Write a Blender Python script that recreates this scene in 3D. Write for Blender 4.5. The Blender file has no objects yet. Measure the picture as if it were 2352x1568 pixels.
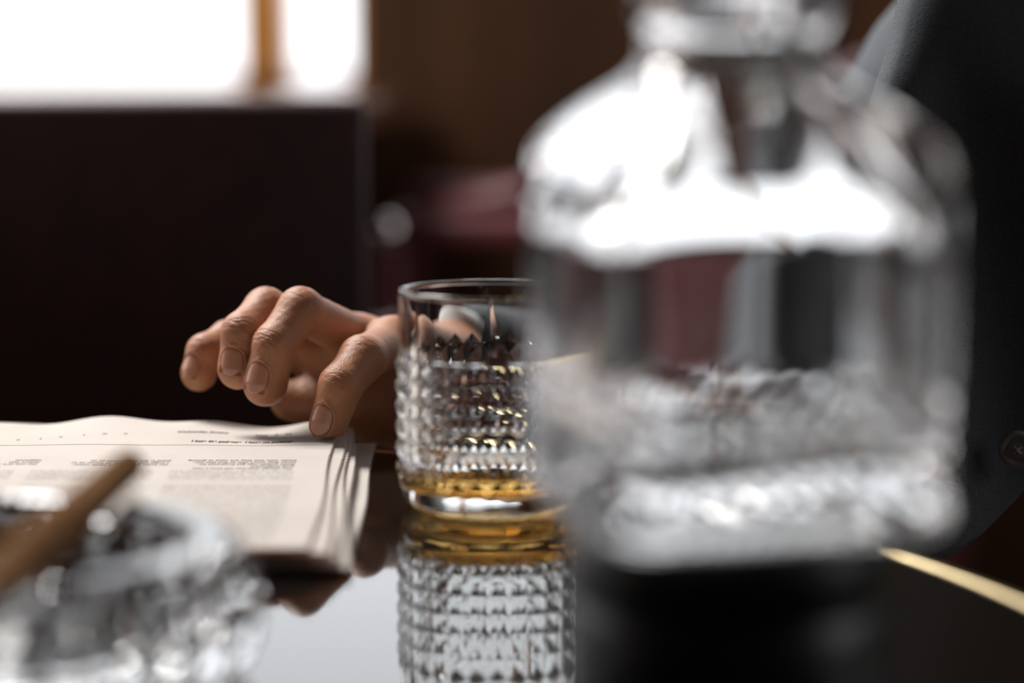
import bpy, bmesh, math, random
import numpy as np
from mathutils import Vector, Matrix
random.seed(7)
PI = math.pi
sc = bpy.context.scene
COL = sc.collection

# ------------------------------------------------------------------ camera
CAM = Vector((0.0, 0.0, 0.936))
F = 5553.0                                   # focal length in px of a 2352 px wide frame (85 mm on full frame)
PITCH = math.atan(672.0 / F)
cd = bpy.data.cameras.new('camera')
cd.lens = F / 2352.0 * 36.0
cd.sensor_width = 36.0
cd.clip_start = 0.02
cd.clip_end = 300
cd.dof.use_dof = True
cd.dof.focus_distance = 1.068
cd.dof.aperture_fstop = 3.0
cam = bpy.data.objects.new('camera', cd)
COL.objects.link(cam)
cam.location = CAM
cam.rotation_euler = (PI / 2 - PITCH, 0, 0)
sc.camera = cam


def at(px, py, Y):
    """World point at distance Y in front of the camera, seen at a pixel of the photograph."""
    cp, sp = math.cos(PITCH), math.sin(PITCH)
    a, b = (px - 1176.0) / F, -(py - 784.0) / F
    v = Vector((a, cp + b * sp, -sp + b * cp))
    return CAM + v * (Y / v.y)


# ------------------------------------------------------------------ world, light, exposure
SKY = 2.6
w = bpy.data.worlds.new('world')
sc.world = w
w.use_nodes = True
bg = w.node_tree.nodes['Background']
bg.inputs[0].default_value = (0.93, 0.96, 1.0, 1)
bg.inputs[1].default_value = SKY
sc.view_settings.view_transform = 'Standard'
sc.view_settings.look = 'None'
sc.view_settings.gamma = 1.0
sc.view_settings.use_curve_mapping = False
sc.view_settings.exposure = 0.0
cy = sc.cycles
cy.use_denoising = True
cy.max_bounces = 20
cy.transmission_bounces = 18
cy.glossy_bounces = 8
cy.diffuse_bounces = 5
cy.transparent_max_bounces = 16
cy.sample_clamp_indirect = 8.0
cy.blur_glossy = 0.3

# room extents
XL, XR, YB, YF, ZC = -1.9, 2.3, -2.2, 3.3, 2.8
W1 = (-1.75, -0.203, 0.890, 1.17)              # back window, low sill       (x0, x1, z0, z1)
W2 = (-1.75, 2.15, 1.215, 2.65)                # back window, high sill
W3 = (1.2, 3.2, 0.95, 2.6)                   # unseen left window, added to light paper and fingers                  (y0, y1, z0, z1)
W4 = (-0.2, 0.9, 1.1, 2.5)                   # unseen right window, added for fill on suit and glass
W5 = (1.75, 3.2, 1.2, 2.65)                  # unseen right window further back, added for highlights on the decanter


def area(name, loc, rot, sx, sy, portal=True, energy=0, color=(1, 1, 1)):
    l = bpy.data.lights.new(name, 'AREA')
    l.shape = 'RECTANGLE'
    l.size, l.size_y = sx, sy
    l.energy = energy
    l.color = color
    if portal:
        l.cycles.is_portal = True
    o = bpy.data.objects.new(name, l)
    COL.objects.link(o)
    o.location = loc
    o.rotation_euler = rot
    return o


def mid(a, b):
    return (a + b) / 2


area('window_portal', (mid(W1[0], W1[1]), YF + .1, mid(W1[2], W1[3])), (-PI / 2, 0, 0), W1[1] - W1[0], W1[3] - W1[2])
area('window_portal', (mid(W2[0], W2[1]), YF + .1, mid(W2[2], W2[3])), (-PI / 2, 0, 0), W2[1] - W2[0], W2[3] - W2[2])
area('window_portal', (XL - .1, mid(W3[0], W3[1]), mid(W3[2], W3[3])), (0, -PI / 2, 0), W3[3] - W3[2], W3[1] - W3[0])
area('window_portal', (XR + .1, mid(W5[0], W5[1]), mid(W5[2], W5[3])), (0, PI / 2, 0), W5[3] - W5[2], W5[1] - W5[0])
area('window_portal', (XR + .1, mid(W4[0], W4[1]), mid(W4[2], W4[3])), (0, PI / 2, 0), W4[3] - W4[2], W4[1] - W4[0])
# added fill light, far left above the frame; brightens the paper and hand
FILL = area('fill_light', (-0.75, 1.75, 2.05), (math.radians(-25), math.radians(-18), 0), 0.55, 0.55, False, 46, (1, .975, .94))


# ------------------------------------------------------------------ helpers
def tag(o, label=None, cat=None, group=None, kind=None):
    if label: o['label'] = label
    if cat: o['category'] = cat
    if group: o['group'] = group
    if kind: o['kind'] = kind
    return o


def empty(name, loc, label, cat, group=None):
    o = bpy.data.objects.new(name, None)
    o.empty_display_size = .05
    COL.objects.link(o)
    o.location = loc
    return tag(o, label, cat, group)


bpy.context.view_layer.update()


def put(name, me, mats, parent=None, smooth=False):
    """Link a mesh (world coordinates) as one object; a child keeps its place."""
    if not isinstance(mats, (list, tuple)):
        mats = [mats]
    for m in mats:
        me.materials.append(m)
    if smooth:
        me.polygons.foreach_set('use_smooth', [True] * len(me.polygons))
    o = bpy.data.objects.new(name, me)
    COL.objects.link(o)
    if parent is not None:
        o.parent = parent
        o.matrix_parent_inverse = Matrix.Translation(parent.location).inverted() if parent.type == 'EMPTY' else Matrix.Identity(4)
    return o


def bm_obj(name, bm, mats, parent=None, smooth=False):
    me = bpy.data.meshes.new(name)
    bmesh.ops.recalc_face_normals(bm, faces=bm.faces)
    bm.to_mesh(me)
    bm.free()
    return put(name, me, mats, parent, smooth)


def box(bm, x0, x1, y0, y1, z0, z1, rot=None):
    vs = [bm.verts.new((x, y, z)) for x in (x0, x1) for y in (y0, y1) for z in (z0, z1)]
    for f in ((0, 1, 3, 2), (4, 6, 7, 5), (0, 4, 5, 1), (2, 3, 7, 6), (0, 2, 6, 4), (1, 5, 7, 3)):
        bm.faces.new([vs[i] for i in f])
    if rot is not None:
        for v in vs:
            v.co = rot @ v.co
    return vs


def box_obj(name, dims, mat, parent=None, bevel=0.0, rot=None, seg=3):
    bm = bmesh.new()
    box(bm, *dims, rot=rot)
    if bevel:
        bmesh.ops.recalc_face_normals(bm, faces=bm.faces)
        bmesh.ops.bevel(bm, geom=bm.edges[:], offset=bevel, segments=seg, affect='EDGES', profile=.5)
    return bm_obj(name, bm, mat, parent, smooth=bool(bevel))


def lathe(bm, prof, n=64, c=(0, 0, 0), rfun=None, closed=False):
    rings = []
    for (r, z) in prof:
        ring = []
        for i in range(n):
            a = 2 * PI * i / n
            rr = r if rfun is None else rfun(r, z, a)
            ring.append(bm.verts.new((c[0] + rr * math.cos(a), c[1] + rr * math.sin(a), c[2] + z)))
        rings.append(ring)
    m = len(rings)
    for k in range(m - 1 if not closed else m):
        A, B = rings[k], rings[(k + 1) % m]
        for i in range(n):
            j = (i + 1) % n
            bm.faces.new((A[i], A[j], B[j], B[i]))
    return rings


def cap(bm, ring):
    bm.faces.new(ring)


def tube(bm, pts, rads, n=16, caps=True):
    pts = [Vector(p) for p in pts]
    prev = None
    rings = []
    for k, p in enumerate(pts):
        t = (pts[min(k + 1, len(pts) - 1)] - pts[max(k - 1, 0)]).normalized()
        ref = Vector((0, 0, 1)) if abs(t.z) < .9 else Vector((1, 0, 0))
        u = t.cross(ref).normalized()
        v = t.cross(u).normalized()
        rings.append([bm.verts.new(p + rads[k] * (math.cos(2 * PI * i / n) * u + math.sin(2 * PI * i / n) * v)) for i in range(n)])
    for A, B in zip(rings, rings[1:]):
        for i in range(n):
            j = (i + 1) % n
            bm.faces.new((A[i], A[j], B[j], B[i]))
    if caps:
        bm.faces.new(rings[0])
        bm.faces.new(rings[-1])
    return rings


# ------------------------------------------------------------------ materials
def mat(name, color=(.5, .5, .5), rough=.5, **kw):
    m = bpy.data.materials.new(name)
    m.use_nodes = True
    b = m.node_tree.nodes['Principled BSDF']
    b.inputs['Base Color'].default_value = (*color, 1)
    b.inputs['Roughness'].default_value = rough
    for k, v in kw.items():
        b.inputs[k.replace('_', ' ')].default_value = v
    return m


def nodes(m):
    t = m.node_tree
    return t, t.nodes, t.links, t.nodes['Principled BSDF']


def noise_mix(m, c1, c2, scale, stretch=(1, 1, 1), bump=0.0, detail=4, lo=.35, hi=.65, bumpdist=.001, bscale=None):
    t, N, L, b = nodes(m)
    tc = N.new('ShaderNodeTexCoord')
    mp = N.new('ShaderNodeMapping')
    mp.inputs['Scale'].default_value = stretch
    nz = N.new('ShaderNodeTexNoise')
    nz.inputs['Scale'].default_value = scale
    nz.inputs['Detail'].default_value = detail
    cr = N.new('ShaderNodeValToRGB')
    cr.color_ramp.elements[0].position = lo
    cr.color_ramp.elements[0].color = (*c1, 1)
    cr.color_ramp.elements[1].position = hi
    cr.color_ramp.elements[1].color = (*c2, 1)
    L.new(tc.outputs['Object'], mp.inputs['Vector'])
    L.new(mp.outputs[0], nz.inputs['Vector'])
    L.new(nz.outputs['Fac'], cr.inputs[0])
    L.new(cr.outputs[0], b.inputs['Base Color'])
    if bump:
        bp = N.new('ShaderNodeBump')
        bp.inputs['Strength'].default_value = bump
        bp.inputs['Distance'].default_value = bumpdist
        src = nz
        if bscale:
            src = N.new('ShaderNodeTexNoise')
            src.inputs['Scale'].default_value = bscale
            src.inputs['Detail'].default_value = 5
            L.new(mp.outputs[0], src.inputs['Vector'])
        L.new(src.outputs['Fac'], bp.inputs['Height'])
        L.new(bp.outputs[0], b.inputs['Normal'])
    return m


M_wood_wall = noise_mix(mat('dark_wood_panelling', rough=.45), (.046, .016, .004), (.085, .031, .007), 3, (6, 6, .5), .2)
M_wall = noise_mix(mat('dark_plaster', rough=.8), (.03, .02, .016), (.045, .03, .022), 4, bump=.1)
M_ceiling = mat('dark_ceiling', (.05, .042, .036), .8)
M_floor = noise_mix(mat('dark_floor_boards', rough=.35), (.03, .016, .008), (.06, .03, .014), 2, (.6, 6, 1), .2)
M_oak = noise_mix(mat('amber_varnished_oak', rough=.3), (.70, .27, .045), (.82, .38, .09), 5, (8, 8, .6), .15)
M_lacquer = mat('black_lacquer', (.010, .0075, .006), .035)
M_lacquer2 = mat('black_lacquer_stand', (.006, .0055, .005), .38)
M_ledge = noise_mix(mat('dark_polished_wood', rough=.13), (.05, .022, .01), (.08, .035, .016), 3, (1, 8, 1))
M_brass = mat('brushed_brass', (.74, .60, .35), .32, Metallic=1.0)
M_glass = mat('crystal_glass', (1, 1, 1), 0.0, Transmission_Weight=1.0, IOR=1.52)
M_glass_t = mat('clear_tumbler_glass', (.985, .99, .985), 0.0, Transmission_Weight=1.0, IOR=1.5)
M_whisky = mat('amber_whisky', (.97, .62, .20), 0.0, Transmission_Weight=1.0, IOR=1.36)
M_leather = noise_mix(mat('maroon_leather', rough=.4), (.12, .027, .033), (.165, .042, .048), 30, bump=.25, bumpdist=.0006)
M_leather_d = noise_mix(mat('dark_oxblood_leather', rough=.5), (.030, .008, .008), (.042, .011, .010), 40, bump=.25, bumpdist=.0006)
M_black = mat('black_painted_wood', (.012, .011, .011), .4)
M_suit = noise_mix(mat('charcoal_wool', rough=.85), (.062, .069, .080), (.090, .098, .112), 900, bump=.3, bumpdist=.0004)
M_trouser = mat('black_wool', (.010, .010, .012), .9)
M_shirt = noise_mix(mat('white_cotton', rough=.8), (.72, .72, .74), (.78, .78, .79), 600, bump=.15, bumpdist=.0003)
M_button = mat('dark_horn_button', (.24, .235, .26), .3)
M_hair = mat('dark_brown_hair', (.018, .010, .006), .5)
M_eye = mat('eye_white', (.75, .73, .7), .2)
M_shoe = mat('black_shoe_leather', (.01, .01, .01), .25)
M_ink = mat('printing_ink', (.035, .03, .028), .8)
M_ash = mat('grey_ash', (.30, .29, .28), .95)
M_steel = mat('polished_stud', (.85, .80, .78), .18, Metallic=1.0)
M_street = mat('pale_street', (.55, .55, .54), .9)
M_nail = mat('fingernail', (.43, .20, .135), .22, Subsurface_Weight=.15, Subsurface_Scale=.002)
M_nail_tip = mat('fingernail_free_edge', (.46, .25, .16), .3)

M_pane = bpy.data.materials.new('window_pane_glass')
M_pane.use_nodes = True
t = M_pane.node_tree
t.nodes.clear()
o_ = t.nodes.new('ShaderNodeOutputMaterial')
mx = t.nodes.new('ShaderNodeMixShader')
tr = t.nodes.new('ShaderNodeBsdfTransparent')
gl = t.nodes.new('ShaderNodeBsdfGlossy')
gl.inputs['Roughness'].default_value = .02
mx.inputs[0].default_value = .06
t.links.new(tr.outputs[0], mx.inputs[1])
t.links.new(gl.outputs[0], mx.inputs[2])
t.links.new(mx.outputs[0], o_.inputs['Surface'])


def skin_material():
    m = mat('tan_skin', (.5, .27, .17), .5, Specular_IOR_Level=.42, Subsurface_Weight=.35, Subsurface_Scale=.006)
    t, N, L, b = nodes(m)
    b.inputs['Subsurface Radius'].default_value = (1.0, .35, .2)
    tc = N.new('ShaderNodeTexCoord')
    n1 = N.new('ShaderNodeTexNoise')
    n1.inputs['Scale'].default_value = 55
    n1.inputs['Detail'].default_value = 5
    cr = N.new('ShaderNodeValToRGB')
    cr.color_ramp.elements[0].position = .3
    cr.color_ramp.elements[0].color = (.345, .142, .068, 1)
    cr.color_ramp.elements[1].position = .7
    cr.color_ramp.elements[1].color = (.43, .193, .100, 1)
    L.new(tc.outputs['Object'], n1.inputs['Vector'])
    L.new(n1.outputs['Fac'], cr.inputs[0])
    L.new(cr.outputs[0], b.inputs['Base Color'])
    vo = N.new('ShaderNodeTexVoronoi')
    vo.inputs['Scale'].default_value = 1500
    n2 = N.new('ShaderNodeTexNoise')
    n2.inputs['Scale'].default_value = 900
    n2.inputs['Detail'].default_value = 3
    ad = N.new('ShaderNodeMath')
    L.new(tc.outputs['Object'], vo.inputs['Vector'])
    L.new(tc.outputs['Object'], n2.inputs['Vector'])
    L.new(vo.outputs['Distance'], ad.inputs[0])
    L.new(n2.outputs['Fac'], ad.inputs[1])
    bp = N.new('ShaderNodeBump')
    bp.inputs['Strength'].default_value = .5
    bp.inputs['Distance'].default_value = .00025
    L.new(ad.outputs[0], bp.inputs['Height'])
    L.new(bp.outputs[0], b.inputs['Normal'])
    return m


M_skin = skin_material()


def cigar_material():
    m = noise_mix(mat('tobacco_leaf', rough=.6), (.14, .072, .034), (.24, .132, .068), 90, (1, .25, 1), .5, bumpdist=.0008)
    m.node_tree.nodes['Principled BSDF'].inputs['Specular IOR Level'].default_value = .0
    return m


M_cigar = cigar_material()


def paper_material(printed):
    """Yellowish newsprint that lets some light through; columns of small print on the top sheet."""
    m = mat('newsprint' + ('_printed' if printed else ''), (.80, .77, .70), .85)
    t, N, L, b = nodes(m)
    tc = N.new('ShaderNodeTexCoord')
    nz = N.new('ShaderNodeTexNoise')
    nz.inputs['Scale'].default_value = 25
    nz.inputs['Detail'].default_value = 6
    L.new(tc.outputs['Object'], nz.inputs['Vector'])
    cr = N.new('ShaderNodeValToRGB')
    cr.color_ramp.elements[0].color = (.69, .67, .625, 1)
    cr.color_ramp.elements[1].color = (.76, .74, .70, 1)
    cr.color_ramp.elements[0].position = .3
    cr.color_ramp.elements[1].position = .7
    L.new(nz.outputs['Fac'], cr.inputs[0])
    col = cr.outputs[0]
    if printed:
        uv = N.new('ShaderNodeUVMap')
        sp = N.new('ShaderNodeSeparateXYZ')
        L.new(uv.outputs[0], sp.inputs[0])

        def math_(op, a, bb=None):
            n = N.new('ShaderNodeMath')
            n.operation = op
            for i, x in enumerate((a, bb)):
                if x is None: continue
                if isinstance(x, (int, float)): n.inputs[i].default_value = x
                else: L.new(x, n.inputs[i])
            return n.outputs[0]
        U, V = sp.outputs[0], sp.outputs[1]         # metres: U from the right edge, V from the near edge
        line = math_('FRACT', math_('DIVIDE', V, .0031))
        line = math_('MULTIPLY', math_('GREATER_THAN', line, .28), math_('LESS_THAN', line, .82))
        colm = math_('FRACT', math_('DIVIDE', math_('SUBTRACT', U, .014), .0585))
        colm = math_('MULTIPLY', math_('LESS_THAN', colm, .885), math_('GREATER_THAN', U, .014))
        row = math_('FLOOR', math_('DIVIDE', V, .0031))
        cmb = N.new('ShaderNodeCombineXYZ')
        L.new(math_('MULTIPLY', U, 1300), cmb.inputs[0])
        L.new(math_('MULTIPLY', row, 7.3), cmb.inputs[1])
        wn = N.new('ShaderNodeTexNoise')
        wn.inputs['Scale'].default_value = 1.0
        wn.inputs['Detail'].default_value = 1
        L.new(cmb.outputs[0], wn.inputs['Vector'])
        wd = math_('GREATER_THAN', wn.outputs['Fac'], .47)
        ink = math_('MULTIPLY', math_('MULTIPLY', line, colm), wd)
        zone = math_('MULTIPLY', math_('LESS_THAN', V, .161), math_('GREATER_THAN', V, .012))
        gap = math_('SUBTRACT', 1.0, math_('MULTIPLY', math_('GREATER_THAN', V, .128), math_('LESS_THAN', V, .136)))
        ink = math_('MULTIPLY', math_('MULTIPLY', ink, zone), gap)
        ink = math_('MULTIPLY', ink, .55)
        mix = N.new('ShaderNodeMixRGB')
        L.new(ink, mix.inputs[0])
        L.new(col, mix.inputs[1])
        mix.inputs[2].default_value = (.12, .11, .10, 1)
        col = mix.outputs[0]
    L.new(col, b.inputs['Base Color'])
    tl = N.new('ShaderNodeBsdfTranslucent')
    tl.inputs[0].default_value = (.85, .48, .17, 1)
    mx = N.new('ShaderNodeMixShader')
    mx.inputs[0].default_value = .34
    out = N['Material Output']
    L.new(b.outputs[0], mx.inputs[1])
    L.new(tl.outputs[0], mx.inputs[2])
    L.new(mx.outputs[0], out.inputs['Surface'])
    n2 = N.new('ShaderNodeTexNoise')
    n2.inputs['Scale'].default_value = 700
    L.new(tc.outputs['Object'], n2.inputs['Vector'])
    bp = N.new('ShaderNodeBump')
    bp.inputs['Strength'].default_value = .15
    bp.inputs['Distance'].default_value = .0003
    L.new(n2.outputs['Fac'], bp.inputs['Height'])
    L.new(bp.outputs[0], b.inputs['Normal'])
    return m


M_paper = paper_material(False)
M_print = paper_material(True)

# ------------------------------------------------------------------ the room
T = .12


def struct(name, dims_list, m):
    bm = bmesh.new()
    for d in dims_list:
        box(bm, *d)
    o = bm_obj(name, bm, m)
    o['kind'] = 'structure'
    return o


struct('floor', [(XL - T, XR + T, YB - T, YF + T, -.1, 0)], M_floor)
struct('ceiling', [(XL - T, XR + T, YB - T, YF + T, ZC, ZC + .1)], M_ceiling)
struct('wall_back', [(XL, W1[0], YF, YF + T, 0, ZC), (W1[0], W1[1], YF, YF + T, 0, W1[2]), (W1[1], W2[1], YF, YF + T, 0, W2[2]),
                     (W1[0], W1[1], YF, YF + T, W1[3], W2[2]), (W2[0], W2[1], YF, YF + T, W2[3], ZC), (W2[1], XR, YF, YF + T, 0, ZC)], M_wood_wall)
struct('wall_left', [(XL - T, XL, YB, W3[0], 0, ZC), (XL - T, XL, W3[1], YF, 0, ZC), (XL - T, XL, W3[0], W3[1], 0, W3[2]), (XL - T, XL, W3[0], W3[1], W3[3], ZC)], M_wall)
struct('wall_right', [(XR, XR + T, YB, W4[0], 0, ZC), (XR, XR + T, W4[1], W5[0], 0, ZC), (XR, XR + T, W5[1], YF, 0, ZC), (XR, XR + T, W4[0], W4[1], 0, W4[2]), (XR, XR + T, W4[0], W4[1], W4[3], ZC),
                      (XR, XR + T, W5[0], W5[1], 0, W5[2]), (XR, XR + T, W5[0], W5[1], W5[3], ZC)], M_wall)
struct('wall_front', [(XL - T, XR + T, YB - T, YB, 0, ZC)], M_wall)
struct('ground', [(-60, 60, YF + T + .02, 120, -.2, -.12)], M_street)


def window(name, axis, pos, a0, a1, z0, z1, bars):
    root = bpy.data.objects.new(name, None)
    COL.objects.link(root)
    root['kind'] = 'structure'
    root.location = (mid(a0, a1), pos, z0) if axis == 'x' else (pos, mid(a0, a1), z0)
    fw = .035

    def bx(nm, p0, p1, q0, q1, dep, m, off=0):
        d = (p0, p1, pos - dep + off, pos + dep + off, q0, q1) if axis == 'x' else (pos - dep + off, pos + dep + off, p0, p1, q0, q1)
        box_obj(nm, d, m, root, bevel=.004 if dep > .01 else 0, seg=2)
    bx('frame_rail', a0, a1, z0, z0 + .008, .055, M_oak)
    bx('frame_rail', a0, a1, z1 - fw, z1, .055, M_oak)
    edges = [a0] + list(bars) + [a1 - .014]
    for b_ in (a0, a1 - fw):
        bx('frame_stile', b_ + (0 if b_ == a0 else fw - .014), b_ + (.014 if b_ == a0 else fw), z0 + .008, z1 - fw, .055, M_oak)
    for b_ in bars:
        bx('mullion', b_ - .012, b_ + .045, z0 + .008, z1 - fw, .085, M_oak)
    for i in range(len(edges) - 1):
        e0 = edges[i] + (.014 if i == 0 else .045)
        bx('pane', e0, edges[i + 1], z0 + .008, z1 - fw, .002, M_pane)


window('window_1', 'x', YF + .06, *W1, bars=(-1.3, -.82, -.352))
window('window_2', 'x', YF + .06, *W2, bars=(-.95, .52, 1.35))
window('added_window_3', 'y', XL - .06, *W3, bars=(.75, 1.5))
window('added_window_5', 'y', XR + .06, *W5, bars=(2.2, 2.7))
window('added_window_4', 'y', XR + .06, *W4, bars=(-.2,))

# made-up housing and cord around the added fill light, above the frame
fill_root = empty('fill_lamp', (-.75, 1.75, 2.08), 'added square fill lamp above the far left of the table, unseen above the frame', 'lamp')
bm = bmesh.new()
R_ = Matrix.Translation((-.75, 1.75, 2.05)) @ Matrix.Rotation(math.radians(-18), 4, 'Y') @ Matrix.Rotation(math.radians(-25), 4, 'X')
box(bm, -.30, .30, -.30, .30, .01, .05, rot=R_)
bm_obj('fill_housing', bm, M_black, fill_root)
bm = bmesh.new()
tube(bm, [(-.75, 1.75, 2.08), (-.75, 1.75, ZC)], [.006, .006], 8)
bm_obj('fill_cord', bm, M_black, fill_root)

# long polished side table under the low window
ZL = .888
st = empty('side_table', (-.95, 2.8, 0), 'long dark polished side table below the bright window behind the dark chair back', 'table')
box_obj('tabletop', (-1.8, -.12, 2.25, 3.24, ZL - .03, ZL), M_ledge, st, .004)
for x in (-1.72, -.2):
    for y in (2.33, 3.16):
        box_obj('leg', (x - .03, x + .03, y - .03, y + .03, 0, ZL - .03), M_ledge, st)

# ------------------------------------------------------------------ round table with brass edge
TZ = .75
TC, TR = (-.3643, .6358), .565
tb = empty('round_table', (TC[0], TC[1], 0), 'large round black lacquered table with a thin brass edge', 'table')
bm = bmesh.new()
pr = [(0.001, TZ - .03), (TR - .005, TZ - .03), (TR - .005, TZ), (0.001, TZ)]
rg = lathe(bm, pr, 192, (TC[0], TC[1], 0))
cap(bm, rg[0]); cap(bm, rg[-1])
bm_obj('tabletop', bm, M_lacquer, tb)
bm = bmesh.new()
lathe(bm, [(TR - .0049, TZ - .032), (TR + .0004, TZ - .032), (TR + .0006, TZ + .0002), (TR - .0002, TZ + .0010), (TR - .0040, TZ + .0010), (TR - .0049, TZ + .0004)], 192, (TC[0], TC[1], 0), closed=True)
bm_obj('brass_edge', bm, M_brass, tb)['label'] = 'thin gold coloured brass edging'
bm = bmesh.new()
rg = lathe(bm, [(.23, 0), (.23, .02), (.09, .05), (.055, .12), (.05, .6), (.09, .70), (.14, TZ - .03)], 48, (TC[0], TC[1], 0))
cap(bm, rg[0]); cap(bm, rg[-1])
bm_obj('pedestal', bm, M_black, tb, True)

# ------------------------------------------------------------------ tumbler with whisky
GX, GY = -.0075, .976
gl_root = empty('tumbler', (GX, GY, TZ), 'clear whisky tumbler with diamond studs and a little amber whisky, beside the hand', 'glass')
H = .0895
RW, RA, RI = .0388, .0402, .0362
NC, NR, Z0, Z1 = 30, 6, .0125, .0625


def cyl(r, a, z):
    return (GX + r * math.cos(a), GY + r * math.sin(a), TZ + .0003 + z)


bm = bmesh.new()
SP = {k for k in range(NC) if k % 5 == 2}
ph0 = math.radians(92.5) - 2 * PI * 7.5 / NC
ang = lambda k: ph0 + 2 * PI * k / NC
flat = []
rows = [[bm.verts.new(cyl(RW, ang(k), Z0 + (Z1 - Z0) * r / NR)) for k in range(NC)] for r in range(NR + 1)]
for r in range(NR):
    for k in range(NC):
        j = (k + 1) % NC
        ap = bm.verts.new(cyl(RA, ang(k + .5), Z0 + (Z1 - Z0) * (r + .5) / NR))
        q = [rows[r][k], rows[r][j], rows[r + 1][j], rows[r + 1][k]]
        for i in range(4):
            flat.append(bm.faces.new((q[i], q[(i + 1) % 4], ap)))
# plain wall above: blades (spears) rise out of every fifth column
ZT = Z1 + .0205
top_b = rows[NR]
fine = 4
up = [bm.verts.new(cyl(RW, ang(i / fine), ZT)) for i in range(NC * fine)]
lowr = {}
for k in range(NC):
    j = (k + 1) % NC
    if True:
        hb = ZT - .0004 if k in SP else Z1 + .0046
        m_ = bm.verts.new(cyl(RA - .0002 if k in SP else RW + .0007, ang(k + .5), Z1 + .0006))
        tp = bm.verts.new(cyl(RW, ang(k + .5), hb))
        a_, b_ = top_b[k], top_b[j]
        flat += [bm.faces.new((a_, b_, m_)), bm.faces.new((a_, m_, tp)), bm.faces.new((m_, b_, tp))]
        # wall strips either side of the blade, own verts so that their shading stays smooth
        for (e, s0, s1, sg) in ((a_, 0, .5, 1), (b_, .5, 1, -1)):
            e2 = bm.verts.new(e.co)
            t2 = bm.verts.new(tp.co)
            us = [up[(k * fine + i) % (NC * fine)] for i in range(int(s0 * fine), int(s1 * fine) + 1)]
            if sg == 1:
                for u0, u1 in zip(us, us[1:]):
                    bm.faces.new((e2, u1, u0)).smooth = True
                bm.faces.new((e2, t2, us[-1])).smooth = True
            else:
                for u0, u1 in zip(us, us[1:]):
                    bm.faces.new((e2, u1, u0)).smooth = True
                bm.faces.new((e2, us[0], t2)).smooth = True
    else:
        lw = [bm.verts.new(cyl(RW, ang(k + i / fine), Z1)) for i in range(fine + 1)]
        for i in range(fine):
            u0, u1 = up[(k * fine + i) % (NC * fine)], up[(k * fine + i + 1) % (NC * fine)]
            bm.faces.new((lw[i], lw[i + 1], u1, u0)).smooth = True


def g_ring(r, z, n=NC * fine):
    return [bm.verts.new(cyl(r, ang(i * NC / n), z)) for i in range(n)]


def g_skin(A, B):
    n = len(A)
    for i in range(n):
        j = (i + 1) % n
        bm.faces.new((A[i], A[j], B[j], B[i])).smooth = True


prof = [(RW, H - .0022), (RW, H - .0012), (RW - .0003, H - .0004), (RW - .0008, H), (RW - .0014, H - .0001), (RI + .0003, H - .0006), (RI, H - .0016), (RI, H - .0026), (RI, .040), (RI, .018), (RI - .0002, .016), (RI - .0015, .0115),
        (RI - .005, .0092), (RI - .012, .0084), (.012, .0082), (.001, .0082)]
cur = up
for (r, z) in prof:
    nx = g_ring(r, z)
    g_skin(cur, nx)
    cur = nx
bm.faces.new(cur)
low = [bm.verts.new(v_.co) for v_ in rows[0]]
cur = g_ring(RW - .0003, .0085)
for k in range(NC):
    us = [cur[(k * fine + i) % (NC * fine)] for i in range(fine + 1)]
    a_, b_ = low[k], low[(k + 1) % NC]
    for tri in ((a_, us[0], us[1]), (a_, us[1], us[2]), (a_, us[2], b_), (b_, us[2], us[3]), (b_, us[3], us[4])):
        bm.faces.new(tri).smooth = True
for (r, z) in [(RW - .0013, .0052), (RW - .0030, .0024), (RW - .0052, .0007), (RW - .0075, 0), (RW - .0095, .0003), (RW - .012, .0011), (.010, .0014), (.001, .0014)]:
    nx = g_ring(r, z)
    g_skin(nx, cur)
    cur = nx
bm.faces.new(cur[::-1])
me = bpy.data.meshes.new('tumbler_body')
bmesh.ops.remove_doubles(bm, verts=bm.verts, dist=1e-7) if False else None
bmesh.ops.recalc_face_normals(bm, faces=bm.faces)
bm.to_mesh(me); bm.free()


def weld_outward(me, c):
    """The body is several touching shells; make every face point out of the glass."""
    b2 = bmesh.new(); b2.from_mesh(me)
    sm = [f.smooth for f in b2.faces]
    dup = b2.copy()
    bmesh.ops.remove_doubles(dup, verts=dup.verts, dist=1e-6)
    dup.faces.ensure_lookup_table()
    ok = len(dup.faces) == len(b2.faces)
    if ok:
        bmesh.ops.recalc_face_normals(dup, faces=dup.faces)
        b2.faces.ensure_lookup_table()
        b2.normal_update(); dup.normal_update()
        for fa, fb in zip(b2.faces, dup.faces):
            if fa.normal.dot(fb.normal) < 0:
                fa.normal_flip()
    dup.free()
    b2.to_mesh(me); b2.free()


weld_outward(me, None)
nr = []
for p_ in me.polygons:
    rad_ = math.hypot(p_.center.x - GX, p_.center.y - GY)
    plain = p_.use_smooth and p_.center.z > TZ + Z1 + .0005 and p_.center.z < TZ + ZT + .0005 and rad_ > .0375
    for li_ in p_.loop_indices:
        if plain:
            v_ = me.vertices[me.loops[li_].vertex_index].co
            nr.append(Vector((v_.x - GX, v_.y - GY, 0)).normalized())
        elif p_.use_smooth:
            nr.append(Vector(me.vertices[me.loops[li_].vertex_index].normal))
        else:
            nr.append(Vector(p_.normal))
me.normals_split_custom_set(nr)
put('tumbler_body', me, M_glass_t, gl_root)
bm = bmesh.new()
ZW = .0165
LQ = [(.001, .0081), (RI - .012, .0083), (RI - .005, .0091), (RI - .0014, .0114), (RI - .0001, .016), (RI + .0001, ZW + .0004), (RI - .0012, ZW), (.001, ZW)]
rg = lathe(bm, LQ, 96, (GX, GY, TZ + .0003))
cap(bm, rg[0]); cap(bm, rg[-1])
bm_obj('whisky', bm, M_whisky, gl_root, True)['label'] = 'shallow pool of amber whisky'

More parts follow.
